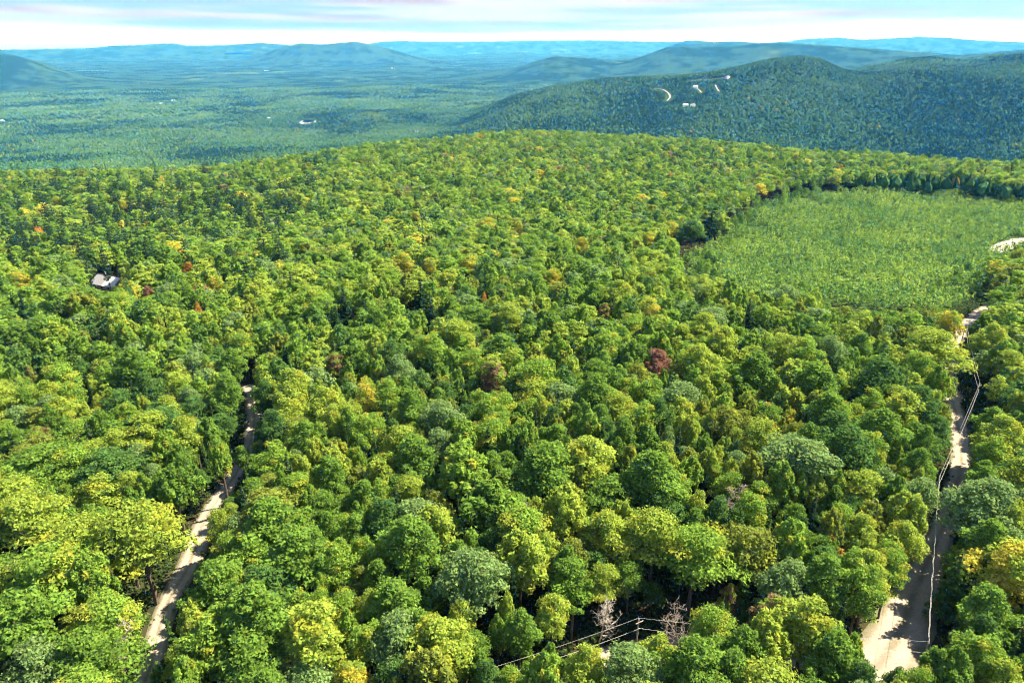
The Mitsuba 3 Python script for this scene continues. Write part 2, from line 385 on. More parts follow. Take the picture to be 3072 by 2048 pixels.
def broadleaf(seed, form, color, n_leaf, leaf, H=16.0, R=4.6, accent=None, accent_part=0.0):
    """Crown of leaf sprays on clumps set round an uneven crown; form 'round', 'layered' or 'plumed'."""
    rng = np.random.default_rng(seed)
    nc = {"round": 44, "layered": 46, "plumed": 46}[form]
    if leaf > 0.6:
        nc = nc * 2 // 3
    k = np.arange(nc) + 0.5
    zf = 1 - 1.6 * k / nc
    ph = k * 2.39996 + rng.uniform(0, 6)
    zf = np.clip(zf + rng.normal(size=nc) * 0.09, -0.75, 1)
    dr_ = np.sqrt(np.maximum(1 - zf**2, 0)) * np.where(zf > 0, 1 - 0.34 * zf, 1)
    lob = 0.82 + 0.22 * np.sin(ph * 2 + rng.uniform(0, 6)) * dr_ + 0.16 * np.sin(ph * 3 + zf * 3 + rng.uniform(0, 6)) + rng.normal(size=nc) * 0.12
    cz, hz = 0.70 * H, 0.25 * H
    off = rng.normal(size=2) * 0.16 * R
    if form == "plumed":
        lob *= 0.88
    C = np.c_[dr_ * np.cos(ph) * R * lob + off[0] * zf, dr_ * np.sin(ph) * R * lob + off[1] * zf, cz + hz * (zf + 0.12 * np.clip(zf, 0, 1)) * (0.72 + 0.36 * lob)]
    rc = R * rng.uniform(0.17, 0.36, nc)
    sq = {"round": (1, 1, 0.9), "layered": (1.35, 1.35, 0.40), "plumed": (0.55, 0.55, 1.25)}[form]
    n_in = int(n_leaf * 0.12)
    per = rng.choice(nc, n_leaf - n_in, p=rc**2 / (rc**2).sum())
    d = rng.normal(size=(len(per), 3))
    d /= np.linalg.norm(d, axis=1, keepdims=True)
    d[:, 2] = np.where((d[:, 2] < -0.25) & (rng.random(len(d)) < 0.7), -d[:, 2], d[:, 2])
    P = C[per] + d * rc[per, None] * sq * (0.62 + 0.62 * rng.random((len(per), 1)) ** 1.3)
    out = P - np.array([0, 0, cz - 0.2 * H])
    out /= np.linalg.norm(out, axis=1, keepdims=True)
    N = d * 0.65 + out * 0.3 + np.array([0, 0, 0.30 if form == "plumed" else 0.45]) + rng.normal(size=d.shape) * (0.75 if leaf < 0.6 else 0.5)
    q = rng.normal(size=(n_in, 3))
    q *= (rng.random((n_in, 1)) ** 0.5 * 0.7) / np.linalg.norm(q, axis=1, keepdims=True)
    P = np.vstack([P, q * [R, R, hz] + [0, 0, cz]])
    N = np.vstack([N, rng.normal(size=q.shape) + [0, 0, 0.6]])
    v, f = tris(P, N, leaf, rng, 1.7 if form != "plumed" else 2.6, form == "plumed")
    base = np.array(color)
    clump = np.r_[rng.normal(size=nc) * 0.10][per]
    clump = np.r_[clump, np.zeros(n_in)]
    col = base * (1 + clump[:, None] + np.clip(rng.normal(size=(len(P), 1)), -2, 2) * (0.26 if leaf < 0.6 else 0.13)) + np.array([0.016, 0.008, 0]) * np.clip(rng.normal(size=(len(P), 1)) + clump[:, None] * 2, 0, 2) * base[1] / 0.13
    col *= 0.97
    if accent is not None:
        sel = (rng.random(nc) < accent_part)[per]
        sel = np.r_[sel, np.zeros(n_in, bool)]
        col[sel] = np.array(accent) * (1 + rng.normal(size=(sel.sum(), 1)) * 0.2)
    return v, f, np.repeat(np.clip(col, 0.006, 0.6), 3, 0)


def conifer(seed, color, n_leaf, leaf, H=18.0, R=3.6, form="spruce"):
    rng = np.random.default_rng(seed)
    levels = {"spruce": 17, "hemlock": 15, "pine": 10}[form]
    if leaf > 1.0:
        levels = levels * 2 // 3
    z0 = {"spruce": 0.12, "hemlock": 0.2, "pine": 0.3}[form]
    B, W = [], []
    for l in range(levels):
        t = l / (levels - 1)
        z = H * (z0 + (0.97 - z0) * t)
        if form == "pine":
            rad = R * (0.55 + 0.65 * math.sin(math.pi * min(1, 0.22 + 0.75 * t))) * (1 - 0.55 * t)
        elif form == "hemlock":
            rad = R * (1 - t) ** 0.75 + 0.2
        else:
            rad = R * (1 - t) ** 0.95 + 0.15
        nb = max(4, int(round((8 if form != "pine" else 6) * (1 - 0.45 * t))))
        for b in range(nb):
            a = b * 2 * math.pi / nb + l * 0.7 + rng.uniform(-0.3, 0.3)
            ln = rad * rng.uniform(0.65, 1.15)
            dz = {"spruce": -0.28, "hemlock": -0.32, "pine": 0.12}[form] * ln * (1 - 0.8 * t) + rng.normal() * 0.1 * ln
            B.append((np.array([0, 0, z + rng.normal() * 0.02 * H]), np.array([math.cos(a) * ln, math.sin(a) * ln, dz])))
            W.append(ln**1.3 + 0.2)
    W = np.array(W)
    per = rng.choice(len(B), n_leaf, p=W / W.sum())
    O, D = np.array([b[0] for b in B])[per], np.array([b[1] for b in B])[per]
    ln = np.linalg.norm(D, axis=1, keepdims=True)
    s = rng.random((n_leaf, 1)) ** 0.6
    side = np.stack([-D[:, 1], D[:, 0], D[:, 2] * 0], 1) / ln
    w = rng.uniform(-1, 1, (n_leaf, 1)) * (0.34 * ln * (1.15 - 0.7 * s) if form != "pine" else 0.42 * ln * (0.4 + 0.6 * s))
    P = O + D * s + side * w + np.array([0, 0, 1]) * (-0.25 * np.abs(w) + rng.normal(size=(n_leaf, 1)) * 0.05 * ln)
    N = np.array([0, 0, 1.0]) + D / ln * 0.5 + rng.normal(size=P.shape) * 0.42
    v, f = tris(P, N, leaf, rng, 1.9)
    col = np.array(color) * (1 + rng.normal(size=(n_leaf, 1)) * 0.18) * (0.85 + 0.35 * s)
    return v, f, np.repeat(np.clip(col, 0.005, 0.5), 3, 0)


class Kind:
    """A shapegroup of one tree, its entries the parts crown and trunk."""
    all = []

    def __init__(self, key, crown, trunk, H, R, color, form):
        v, f, c = crown
        scene[key] = {"type": "shapegroup", "crown": mikit.ply((v, f), "leaf_material", False, color=c)}
        if trunk is not None:
            scene[key]["trunk"] = trunk.ply()
        self.key, self.H, self.R, self.color, self.form = key, H, R, color, form


def place(key, kind, p, rot, sxy, sz, tilt=(0, 0)):
    m = T().translate([float(p[0]), float(p[1]), float(p[2])]).rotate([1, 0, 0], tilt[0]).rotate([0, 1, 0], tilt[1]).rotate([0, 0, 1], rot).scale([sxy, sxy, sz])
    scene[key] = {"type": "instance", "to_world": m, "group": {"type": "ref", "id": kind.key}}


GREENS = ["mid green", "bright green", "yellow-green", "deep green", "olive-green", "pale green"]
FORMS = ["round", "layered", "plumed"]
NEAR_N, NEAR_L = 6500, 0.36
near, mid, far_k = {}, {}, {}
sd = 100
for cname in GREENS:
    for form in FORMS:
        if (cname, form) in (("pale green", "plumed"), ("deep green", "plumed")):
            continue
        sd += 1
        rng = np.random.default_rng(sd)
        H, R = rng.uniform(14.0, 17.0), rng.uniform(3.2, 4.0)
        acc = ((0.40, 0.46, 0.065), 0.14) if cname in ("yellow-green", "olive-green", "bright green") else (None, 0)
        near[cname, form] = Kind(f"near_{len(near)}", broadleaf(sd, form, G[cname], NEAR_N, NEAR_L, H, R, *acc), trunk_mesh(rng, H, R), H, R, cname, form)
        mid[cname, form] = Kind(f"mid_{len(mid)}", broadleaf(sd + 300, form, G[cname], 1000, 0.70, H, R), None, H, R, cname, form)
        far_k[cname, form] = Kind(f"far_{len(far_k)}", broadleaf(sd + 600, form, G[cname], 280, 1.2, H, R), None, H, R, cname, form)
for cname in ("golden", "orange", "red", "brownish"):
    sd += 1
    rng = np.random.default_rng(sd)
    near[cname, "round"] = Kind(f"near_{len(near)}", broadleaf(sd, "round", G[cname], NEAR_N, NEAR_L, 15, 3.8, G["yellow-green"], 0.3 if cname != "red" else 0.1), trunk_mesh(rng, 15, 3.8), 15, 3.8, cname, "round")
    mid[cname, "round"] = Kind(f"mid_{len(mid)}", broadleaf(sd + 300, "round", G[cname], 1000, 0.70, 15, 3.8, G["yellow-green"], 0.3), None, 15, 3.8, cname, "round")
    far_k[cname, "round"] = Kind(f"far_{len(far_k)}", broadleaf(sd + 600, "round", G[cname], 280, 1.2, 15, 3.8), None, 15, 3.8, cname, "round")
near["green with orange", "round"] = Kind("near_mixed", broadleaf(901, "round", G["mid green"], NEAR_N, NEAR_L, 16, 4.6, (0.52, 0.30, 0.06), 0.25), trunk_mesh(R0, 16, 4.6), 16, 4.6, "green with orange", "round")
for cname, form in (("dark fir green", "spruce"), ("dark fir green", "hemlock"), ("fir green", "hemlock"), ("fir green", "spruce"), ("blue-green", "pine")):
    sd += 1
    rng = np.random.default_rng(sd)
    H, R = {"spruce": (17, 2.7), "hemlock": (17, 3.3), "pine": (21, 4.2)}[form]
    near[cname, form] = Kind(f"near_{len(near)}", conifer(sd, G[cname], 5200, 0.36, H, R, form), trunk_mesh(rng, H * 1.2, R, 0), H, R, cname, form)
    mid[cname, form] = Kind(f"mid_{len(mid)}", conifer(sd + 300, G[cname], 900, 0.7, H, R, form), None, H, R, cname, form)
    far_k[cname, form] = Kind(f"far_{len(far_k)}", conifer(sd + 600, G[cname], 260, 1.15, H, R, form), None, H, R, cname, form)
CONIFERS = ("spruce", "hemlock", "pine")

# ------------------------------------------------------------------ where the trees stand
import shapely, shapely.affinity, shapely.geometry as sg

# trees the photograph singles out: (x, y of the crown's middle, crown width in pixels, colour, form, special word)
NAMED = [
    (1972, 1095, 78, "red", "round"), (2306, 1258, 100, "green with orange", "round"), (2480, 1630, 90, "green with orange", "round"), (3035, 1745, 190, "golden", "round"), (2608, 1735, 120, "yellow-green", "round"),
    (1215, 800, 62, "golden", "round"), (1285, 803, 50, "golden", "round"), (1662, 836, 52, "golden", "round"), (1554, 686, 36, "golden", "round"), (1460, 692, 62, "golden", "round"), (2845, 985, 78, "golden", "round"), (1744, 735, 40, "golden", "round"),
    (1405, 805, 60, "golden", "round"), (2020, 700, 52, "golden", "round"), (1945, 725, 46, "golden", "round"), (1250, 657, 36, "golden", "round"), (2072, 985, 60, "green with orange", "round"), (1480, 1140, 95, "brownish", "round"), (1815, 930, 46, "brownish", "round"),
    (62, 850, 60, "golden", "round"), (440, 865, 30, "red", "round"), (560, 800, 34, "orange", "round"), (370, 615, 28, "golden", "round"), (170, 610, 32, "golden", "round"), (585, 705, 24, "orange", "round"), (648, 855, 50, "golden", "round"), (90, 1105, 40, "brownish", "round"),
    (2790, 1085, 150, "yellow-green", "layered"), (1002, 1088, 60, "brownish", "round"), (2186, 1298, 110, "olive-green", "round"), (2540, 1215, 60, "green with orange", "round"), (1450, 880, 22, "orange", "round"),
    (110, 730, 26, "red", "round"), (590, 910, 26, "orange", "round"), (290, 1190, 40, "golden", "round"), (1100, 1190, 80, "golden", "round"), (880, 1200, 110, "yellow-green", "round"), (1100, 1145, 50, "golden", "round"),
    (2985, 1340, 120, "yellow-green", "round"), (2380, 1420, 200, "pale green", "round"), (2250, 1545, 110, "bright green", "round"), (2700, 1265, 120, "yellow-green", "round"), (2630, 1330, 130, "mid green", "round"), (2520, 1400, 150, "deep green", "round"), (2400, 1560, 60, "deep green", "round"),
    (2930, 1560, 170, "pale green", "round"), (2960, 1650, 120, "mid green", "round"), (2960, 1870, 150, "mid green", "round"), (2930, 1985, 150, "bright green", "round"), (2700, 1625, 110, "yellow-green", "round"), (2560, 1700, 110, "bright green", "round"), (2590, 1610, 100, "yellow-green", "round"), (2480, 1760, 130, "mid green", "round"),
    (2230, 1690, 180, "olive-green", "round"), (2350, 1760, 130, "pale green", "round"), (2420, 1900, 170, "yellow-green", "round"), (2300, 1950, 170, "yellow-green", "plumed"), (2480, 1990, 150, "mid green", "round"), (2190, 1760, 60, "brownish", "round"), (2080, 1700, 190, "bright green", "layered"), (1960, 1640, 160, "yellow-green", "layered"),
    (1420, 1780, 190, "pale green", "round"), (1250, 1700, 170, "mid green", "round"), (1190, 1950, 160, "pale green", "round"), (1330, 1960, 170, "yellow-green", "round"), (1560, 1890, 110, "mid green", "round"), (1660, 1830, 110, "yellow-green", "round"), (1720, 1760, 120, "mid green", "round"), (1800, 1720, 90, "yellow-green", "layered"),
    (1580, 1990, 60, "mid green", "round"), (1760, 2010, 120, "yellow-green", "round"), (1960, 1960, 110, "yellow-green", "round"), (1900, 2030, 160, "pale green", "round"), (2060, 2030, 170, "mid green", "round"), (1060, 2040, 120, "golden", "round"), (930, 1950, 200, "yellow-green", "round"), (760, 1900, 200, "mid green", "round"),
    (650, 1790, 150, "mid green", "round"), (640, 1960, 170, "bright green", "round"), (180, 1760, 220, "bright green", "layered"), (80, 1920, 200, "mid green", "round"), (300, 1990, 190, "mid green", "layered"), (330, 1880, 170, "bright green", "layered"), (120, 1600, 170, "yellow-green", "layered"), (430, 1660, 200, "yellow-green", "layered"),
    (150, 1420, 190, "mid green", "layered"), (340, 1450, 150, "deep green", "layered"), (330, 1580, 120, "mid green", "layered"), (530, 1490, 130, "mid green", "plumed"), (700, 1640, 110, "bright green", "layered"), (820, 1570, 150, "olive-green", "layered"), (900, 1720, 170, "mid green", "round"), (1480, 1580, 220, "mid green", "plumed"),
    (1400, 1450, 180, "bright green", "plumed"), (1620, 1450, 180, "mid green", "round"), (1760, 1420, 160, "yellow-green", "round"), (1950, 1480, 170, "mid green", "round"), (2100, 1360, 90, "mid green", "plumed"), (1310, 1620, 150, "yellow-green", "plumed"), (1700, 1570, 170, "yellow-green", "plumed"), (1560, 1720, 180, "yellow-green", "plumed"),
    (2078, 708, 70, "deep green", "round"), (2125, 672, 84, "dark fir green", "hemlock"),
    (1040, 925, 70, "dark fir green", "spruce"), (1092, 940, 64, "dark fir green", "hemlock"), (1180, 925, 74, "fir green", "hemlock"), (1262, 905, 70, "dark fir green", "spruce"), (1300, 935, 60, "dark fir green", "spruce"), (1010, 950, 60, "dark fir green", "hemlock"),
    (2620, 1180, 130, "deep green", "round"), (2480, 1280, 120, "mid green", "round"), (2440, 1200, 130, "mid green", "round"), (2250, 1160, 120, "mid green", "round"), (2100, 1120, 110, "yellow-green", "round"),
]


# points of the photograph that must stay open to view (roads, poles, buildings, dark gaps): (x, y, width in metres)
OPEN = []
for path, width, spans in (
    (right_path, 1.7, [(2010, 1420), (1395, 1215), (1060, 935)]),
    (left_path, 0.4, [(2048, 1990), (1945, 1865), (1795, 1470), (1330, 1250)]),
):
    for q in path:
        q3 = np.array([q[0], q[1], float(ground_z(*q))])
        u, v_, _ = project(q3)
        if any(lo <= v_ * 3 <= hi for hi, lo in spans):
            OPEN.append((q3, width))
ROADS = sg.MultiLineString([right_path, left_path, branch_path])
POLES = {  # photograph pixel of the pole's top, height
    "a": (2786, 1927), "b": (2819, 1428), "c": (2939, 1150), "d": (2899, 970), "e": (1916, 1856)}
POLE_H = {"a": 10.5, "b": 10.5, "c": 12.5, "d": 11.0, "e": 10.5}
pole_at = {k: spot(*p, POLE_H[k]) for k, p in POLES.items()}
WIRE_LINE = sg.LineString([pole_at[k][:2] for k in "abcd"])
HOUSE = spot(336, 862)
HOUSE_ZONE = sg.Point(HOUSE[:2]).buffer(10)
GAPS = [spot(1990, 1915), spot(2040, 1900), spot(1850, 1940), spot(1800, 1960), spot(1940, 1935)]        # cut ground round the lone pole
GAP_ZONE = sg.MultiPoint([g[:2] for g in GAPS]).convex_hull.buffer(5)
NOTCH = [(spot(1232, 985), 8.0), (spot(745, 1165), 5.0), (spot(2110, 1530, 6), 5.5), (spot(1030, 1000), 6.0), (spot(1262, 975), 6.0)]


for k_, lo_ in (("a", 6.5), ("b", 8.0), ("c", 1.0), ("d", 1.5), ("e", 2.0)):
    for h_ in np.linspace(lo_, POLE_H[k_], 5):
        OPEN.append((pole_at[k_] + [0, 0, h_], 0.8))
for h_ in (1.5, 4, 7, 10):
    OPEN.append((spot(1795, 1929) + [0, 0, h_], 1.5))
for g in GAPS:
    OPEN.append((g + [0, 0, 0.5], 1.5))
for dx in (-4.5, -1.5, 1.5, 4.5):
    OPEN.append((HOUSE + [dx, -dx * 0.45, 5.0], 3.0))
    OPEN.append((HOUSE + [dx - 1.8, -dx * 0.45 - 4.2, 3.0], 2.5))
OPEN_P = np.array([o[0] for o in OPEN])
OPEN_W = np.array([o[1] for o in OPEN])


def blocks_view(p, H, R, con):
    """Whether a crown here would hide one of the OPEN points from the camera, or keep the sun from a SUNNY one."""
    c = np.array([p[0], p[1], p[2] + (0.5 if con else 0.68) * H])
    ax = np.array([R, R, (0.5 if con else 0.33) * H])
    d = OPEN_P - CAM
    L = np.linalg.norm(d, axis=1, keepdims=True)
    d = d / L
    w = c - CAM
    t = d @ w
    near_ = np.linalg.norm((w - d * t[:, None]) / ax, axis=1)
    if np.any((t < L[:, 0]) & (near_ < 1.0 + OPEN_W / R * 0.35)):
        return True
    w = c - SUNNY
    t = w @ np.array(SUN)
    near_ = np.linalg.norm((w - t[:, None] * np.array(SUN)) / ax, axis=1)
    return bool(np.any((t > 0) & (near_ < 0.95)))


SUNNY = []
for path, side, spans in (
    (right_path, -2.2, [(1995, 1850)]), (right_path, -1.2, [(1840, 1730), (1390, 1290)]), (right_path, 0, [(1385, 1330), (1050, 1000)]),
    (left_path, -1.2, [(1945, 1875), (1740, 1600), (1575, 1480)]), (left_path, 0.3, [(1670, 1615), (1540, 1500)]),
):
    tan_ = np.gradient(path, axis=0)
    tan_ /= np.linalg.norm(tan_, axis=1, keepdims=True)
    for q, t_ in zip(path, tan_):
        q3 = np.array([q[0] + t_[1] * side, q[1] - t_[0] * side, float(ground_z(*q))])
        v_ = project(q3)[1] * 3
        if any(lo <= v_ <= hi for hi, lo in spans):
            SUNNY.append(q3)
SUNNY = np.array(SUNNY)
for (xa, ya), (xb, yb) in zip(FIELD_PX[10:17], FIELD_PX[11:18]):
    for t_ in (0.0, 0.33, 0.66):
        OPEN_P = np.vstack([OPEN_P, spot((xa + (xb - xa) * t_) * 1.30612, (ya + (yb - ya) * t_) * 1.30612 - 22) + [0, 0, 2.5]])
        OPEN_W = np.r_[OPEN_W, 9.0]
for (px, py, w, cname, form) in NAMED:
    if cname in ("golden", "orange", "red", "brownish") or form == "spruce":
        p_ = spot(px, py, 10.0)
        OPEN_P = np.vstack([OPEN_P, p_ + [0, 0, 11.0]])
        OPEN_W = np.r_[OPEN_W, 6.0]
grid, CELL = {}, 5.0
trees = []                                                       # (p, kind key, sxy, sz, rot)


def free(x, y, r):
    gx, gy = int(x // CELL), int(y // CELL)
    for i in range(gx - 2, gx + 3):
        for j in range(gy - 2, gy + 3):
            for (x2, y2, r2) in grid.get((i, j), ()):
                if (x - x2) ** 2 + (y - y2) ** 2 < (0.5 * (r + r2)) ** 2:
                    return False
    return True


def put(x, y, r):
    grid.setdefault((int(x // CELL), int(y // CELL)), []).append((x, y, r))


PINES = [(17, 674), (89, 683), (142, 678), (321, 647), (392, 638), (424, 665), (464, 669), (495, 620), (522, 674), (544, 625), (584, 604), (660, 629), (709, 674), (732, 633), (745, 665), (808, 611), (832, 625), (285, 683), (316, 691), (285, 718), (330, 727), (40, 741), (89, 750), (107, 750), (191, 691), (593, 647), (633, 678), (678, 593), (553, 651), (415, 625), (241, 767), (258, 808), (312, 785), (388, 790), (415, 794), (44, 785), (616, 607), (647, 611), (714, 642), (361, 687)]
NAMED += [(x_, y_, 26, "blue-green", "pine") for x_, y_ in PINES]


def add_tree(x, y, z, kind, sxy, sz, rot, named=False):
    p = np.array([x, y, z])
    trees.append([p, kind, sxy, sz, rot, named])
    put(x, y, 2 * kind.R * sxy * 0.62)


for (px, py, w, cname, form) in NAMED:
    k = near[cname, form]
    p = spot(px, py, 0.70 * k.H)
    u, v_, dep = project(p + [0, 0, 0.70 * k.H])
    s = w / 3 / F * dep / 2 / k.R / 0.98
    sz = float(np.clip(0.5 + 0.5 * s, 0.72, 1.25)) if form != "pine" else 1.25
    add_tree(p[0], p[1], p[2], k, s, sz, float(R0.uniform(0, 360)), True)

# the woods: random spots no closer than the crowns allow
rng = np.random.default_rng(5)
N_TRY = 60000
half = math.atan(CX / F) + 0.06
rad = np.sqrt(rng.uniform(48.0**2, 1120.0**2, N_TRY * 3))
rad[:14000] = np.sqrt(rng.uniform(48.0**2, 300.0**2, 14000))
ang = rng.uniform(-half, half, len(rad))
ang[:14000] = rng.uniform(-0.88, 0.88, 14000)
order = rng.permutation(len(rad))
X, Y = rad * np.sin(ang), rad * np.cos(ang)
on_field = shapely.contains_xy(field_poly.buffer(2.0), X, Y)
on_lot = shapely.contains_xy(lot_poly.buffer(4), X, Y)
on_house = shapely.contains_xy(HOUSE_ZONE, X, Y)
on_gap = shapely.contains_xy(GAP_ZONE, X, Y)
pts = shapely.points(X, Y)
d_road = shapely.distance(ROADS, pts)
d_open = shapely.distance(sg.MultiPoint(OPEN_P[:, :2]), pts)
d_field = shapely.distance(field_poly, pts)
d_wire = shapely.distance(WIRE_LINE, pts)
rb_all = np.interp(np.arctan2(X, Y), BROW_AZ, BROW_R)
Zg = ground_z(X, Y)
n_con = vnoise(X, Y, 60, 61)
n_hue = vnoise(X, Y, 45, 63)
U, V, _ = project(np.stack([X, Y, Zg + 10], -1))
ok = ~(on_field | on_lot | on_house | on_gap) & (d_road > 3.4) & (d_wire > 3.4) & (rad < rb_all + 170) & (Y > 50) & (np.abs(U - CX) < 640) & (V < 860)
for i in order:
    if not ok[i]:
        continue
    x, y, r = X[i], Y[i], rad[i]
    size = float(np.clip(rng.normal(0.90, 0.26) * (1 + 0.28 * sstep(190, 340, r)), 0.45, 1.9))
    con = 0.05 + 0.9 * max(0.0, n_con[i] - 0.07)
    if U[i] < 285 and 185 < V[i] < 270:
        con += 0.26
    if r > rb_all[i] - 130:
        con += 0.06
    if 300 < V[i] < 480 and U[i] < 560:
        con += 0.08
    if r > 380:
        con += 0.05
    if d_field[i] < 45:
        con *= 0.25
    if rng.random() < con * 0.8:
        if U[i] < 330 and V[i] < 290 and rng.random() < 0.75:
            kind_key = ("blue-green", "pine")
        else:
            kind_key = [("fir green", "hemlock"), ("dark fir green", "spruce"), ("fir green", "spruce")][int(rng.choice(3, p=[0.5, 0.25, 0.25]))]
        size *= 0.92
    else:
        h = n_hue[i] + rng.normal() * 0.17
        if rng.random() < (0.022 if r > 300 else 0.006):
            kind_key = (["golden", "golden", "golden", "golden", "golden", "orange", "brownish", "brownish"][int(rng.integers(8))], "round")
        else:
            bank = [k for k in near if k[0] in GREENS]
            w = np.array([{"mid green": 1.0, "bright green": 1.0, "yellow-green": 0.9 + 2.4 * h, "deep green": 0.55 - 1.2 * h, "olive-green": 0.45, "pale green": 0.4}[k[0]] * {"round": 1.1, "layered": 0.9, "plumed": 0.8}[k[1]] for k in bank])
            w = np.clip(w, 0.05, None)
            kind_key = bank[int(rng.choice(len(bank), p=w / w.sum()))]
    k = near[kind_key]
    if not free(x, y, 2 * k.R * size * 0.62):
        continue
    sz = float(np.clip((0.68 + 0.32 * size) * rng.uniform(0.92, 1.1), 0.55, 1.2))
    if d_open[i] < 42 and blocks_view((x, y, Zg[i]), k.H * sz, k.R * size, k.form in CONIFERS):
        continue
    add_tree(x, y, float(Zg[i]), k, size, sz, float(rng.uniform(0, 360)))
edge = on_field & ~on_lot & (shapely.distance(field_poly.exterior, pts) < 14) & (rng.random(len(X)) < 0.25)
for i in order[: len(order) // 3]:                               # young trees in what room is left
    if not (ok[i] or edge[i]) or (rad[i] > 420 and not edge[i]):
        continue
    x, y = X[i], Y[i]
    k = near[("mid green", "deep green", "bright green")[int(rng.integers(3))], ("round", "layered")[int(rng.integers(2))]]
    size = float(rng.uniform(0.42, 0.62))
    if not free(x, y, 2 * k.R * size * 0.62):
        continue
    if d_open[i] < 42 and blocks_view((x, y, Zg[i]), k.H * size, k.R * size, False):
        continue
    add_tree(x, y, float(Zg[i]), k, size, size * 1.05, float(rng.uniform(0, 360)))
for gp, gr in NOTCH:
    trees = [t for t in trees if t[5] or math.hypot(t[0][0] - gp[0], t[0][1] - gp[1]) > gr]

by_kind = {k.key: (n, k) for n, k in near.items()}


def lod(k, dep):
    n = by_kind[k.key][0]
    if dep < 180 or n not in mid:
        return k
    return mid[n] if dep < 400 else far_k[n]


info = []
for p, k, sxy, sz, rot, named in trees:
    u, v_, dep = project(p + [0, 0, 0.68 * k.H * sz])
    r_px = k.R * sxy * F / dep
    info.append((float(u), float(v_), float(dep), float(r_px)))
SC = 3
canvas = np.zeros((684 // SC, 1026 // SC), bool)
yy, xx = np.mgrid[0:canvas.shape[0], 0:canvas.shape[1]]
seen_px = np.zeros(len(trees))
for i in np.argsort([t[2] for t in info]):
    u, v_, dep, rp = info[i]
    if rp * 2 < 5 or not (-rp < u < 1024 + rp and -2 * rp < v_ < 682 + 2 * rp):
        continue
    rv = rp * 1.15
    ya, yb, xa, xb = int(max((v_ - rv) / SC, 0)), int(max((v_ + rv) / SC + 1, 0)), int(max((u - rp) / SC, 0)), int(max((u + rp) / SC + 1, 0))
    m_ = (((xx[ya:yb, xa:xb] * SC - u) / rp) ** 2 + ((yy[ya:yb, xa:xb] * SC - v_) / rv) ** 2) < 0.8
    seen_px[i] = (m_ & ~canvas[ya:yb, xa:xb]).sum() * SC * SC
    canvas[ya:yb, xa:xb] |= m_
inframe = [-4 < i[0] < 1028 and i[1] < 690 for i in info]
broad = [i for i, t in enumerate(trees) if t[1].form not in CONIFERS and seen_px[i] > 0]
conif = [i for i, t in enumerate(trees) if t[1].form in CONIFERS and seen_px[i] > 0 and inframe[i]]
broad.sort(key=lambda i: -(seen_px[i] + (1e5 if trees[i][5] else 0)))
conif.sort(key=lambda i: -(seen_px[i] + (1e5 if trees[i][5] else 0)))
single = set(broad[:300]) | set(conif[:190])
n_forest, keys_of = 0, {}
for i, (p, k, sxy, sz, rot, named) in enumerate(trees):
    q = p + [0, 0, -0.25]
    if i in single:
        con = k.form in CONIFERS
        key = numbered({"pine": "pine_tree", "spruce": "spruce_tree", "hemlock": "hemlock_tree"}[k.form] if con else "broadleaf_tree")
        place(key, k, q, rot, sxy, sz, tuple(np.random.default_rng(i).normal(size=2) * 1.5))
        keys_of[i] = key
    else:
        n_forest += 1
        place(f"forest__{n_forest:03d}", lod(k, info[i][2]), q, rot, sxy, sz)
thing("forest", "mixed green woods covering the near hill up to its brow", "forest", kind="stuff")


def where(u, v_):
    lx = np.interp(v_, [380, 425, 490, 540, 575, 625, 682], [248, 254, 226, 200, 187, 160, 143])
    rx = np.interp(v_, [310, 355, 400, 465, 520, 560, 600, 650, 682], [975, 950, 955, 962, 946, 925, 908, 885, 860])
    if v_ > 375 and abs(u - lx) < 34:
        return "beside the dirt road"
    if v_ > 375 and u < lx:
        return "left of the dirt road"
    if abs(u - rx) < 42 and v_ > 300:
        return "beside the gravel road"
    if u > rx and v_ > 300:
        return "right of the gravel road"
    if v_ > 555 and abs(u - 640) < 75:
        return "around the lone pole"
    if v_ < 300 and u > 670:
        return "around the sapling clearing"
    for lim, w in ((130, "at far left"), (260, "on the left"), (430, "left of centre"), (640, "in the middle"), (800, "right of centre")):
        if u < lim:
            return w
    return "at far right"


def height_word(v_):
    for lim, w in ((640, "at the bottom edge"), (600, "just above the bottom edge"), (560, "low in view"), (520, "in the lowest quarter"), (480, "in the lowest third"), (440, "well below mid-height"), (400, "below mid-height"), (350, "near mid-height"), (300, "at mid-height"), (255, "above mid-height"), (232, "well above mid-height"), (212, "high on the near hill")):
        if v_ > lim:
            return w
    return "near the hill brow"


SHAPE = {"round": "rounded", "layered": "tiered", "plumed": "feathery upright", "spruce": "pointed spruce", "hemlock": "hemlock", "pine": "tall pine"}
HUE = {"golden": "golden yellow", "brownish": "brownish thinning", "orange": "orange-tinged", "red": "red-leaved", "dark fir green": "dark", "fir green": "green", "blue-green": "blue-green", "green with orange": "green-and-orange"}
cells = {}
for i, key in keys_of.items():
    k = trees[i][1]
    u, v_ = info[i][0], info[i][1]
    cells.setdefault((HUE.get(k.color, k.color), SHAPE[k.form], where(u, v_), height_word(v_)), []).append((u, v_, key, k))
ORD = ["", "second", "third", "fourth", "fifth", "sixth", "seventh", "eighth", "ninth", "tenth"] + [f"{k_}th" if k_ % 10 not in (1, 2, 3) or k_ < 20 else f"{k_}{(0, 'st', 'nd', 'rd')[k_ % 10]}" for k_ in range(11, 60)]
for (hue, shape, zone, band), found in cells.items():
    found.sort(key=lambda e: e[0])
    for j, (u, v_, key, k) in enumerate(found):
        con = k.form in CONIFERS
        noun = "" if con and k.form != "hemlock" else ""
        text = f"{hue} {shape} tree {zone}, {band}" if con or shape != "rounded" else f"{hue} rounded tree {zone}, {band}"
        if len(found) > 1:
            text += ", leftmost" if j == 0 else (", rightmost" if j == len(found) - 1 else f", {ORD[j]} from left")
        thing(key, text, "tree", "conifers of the near woods" if con else "broadleaf trees of the near woods")

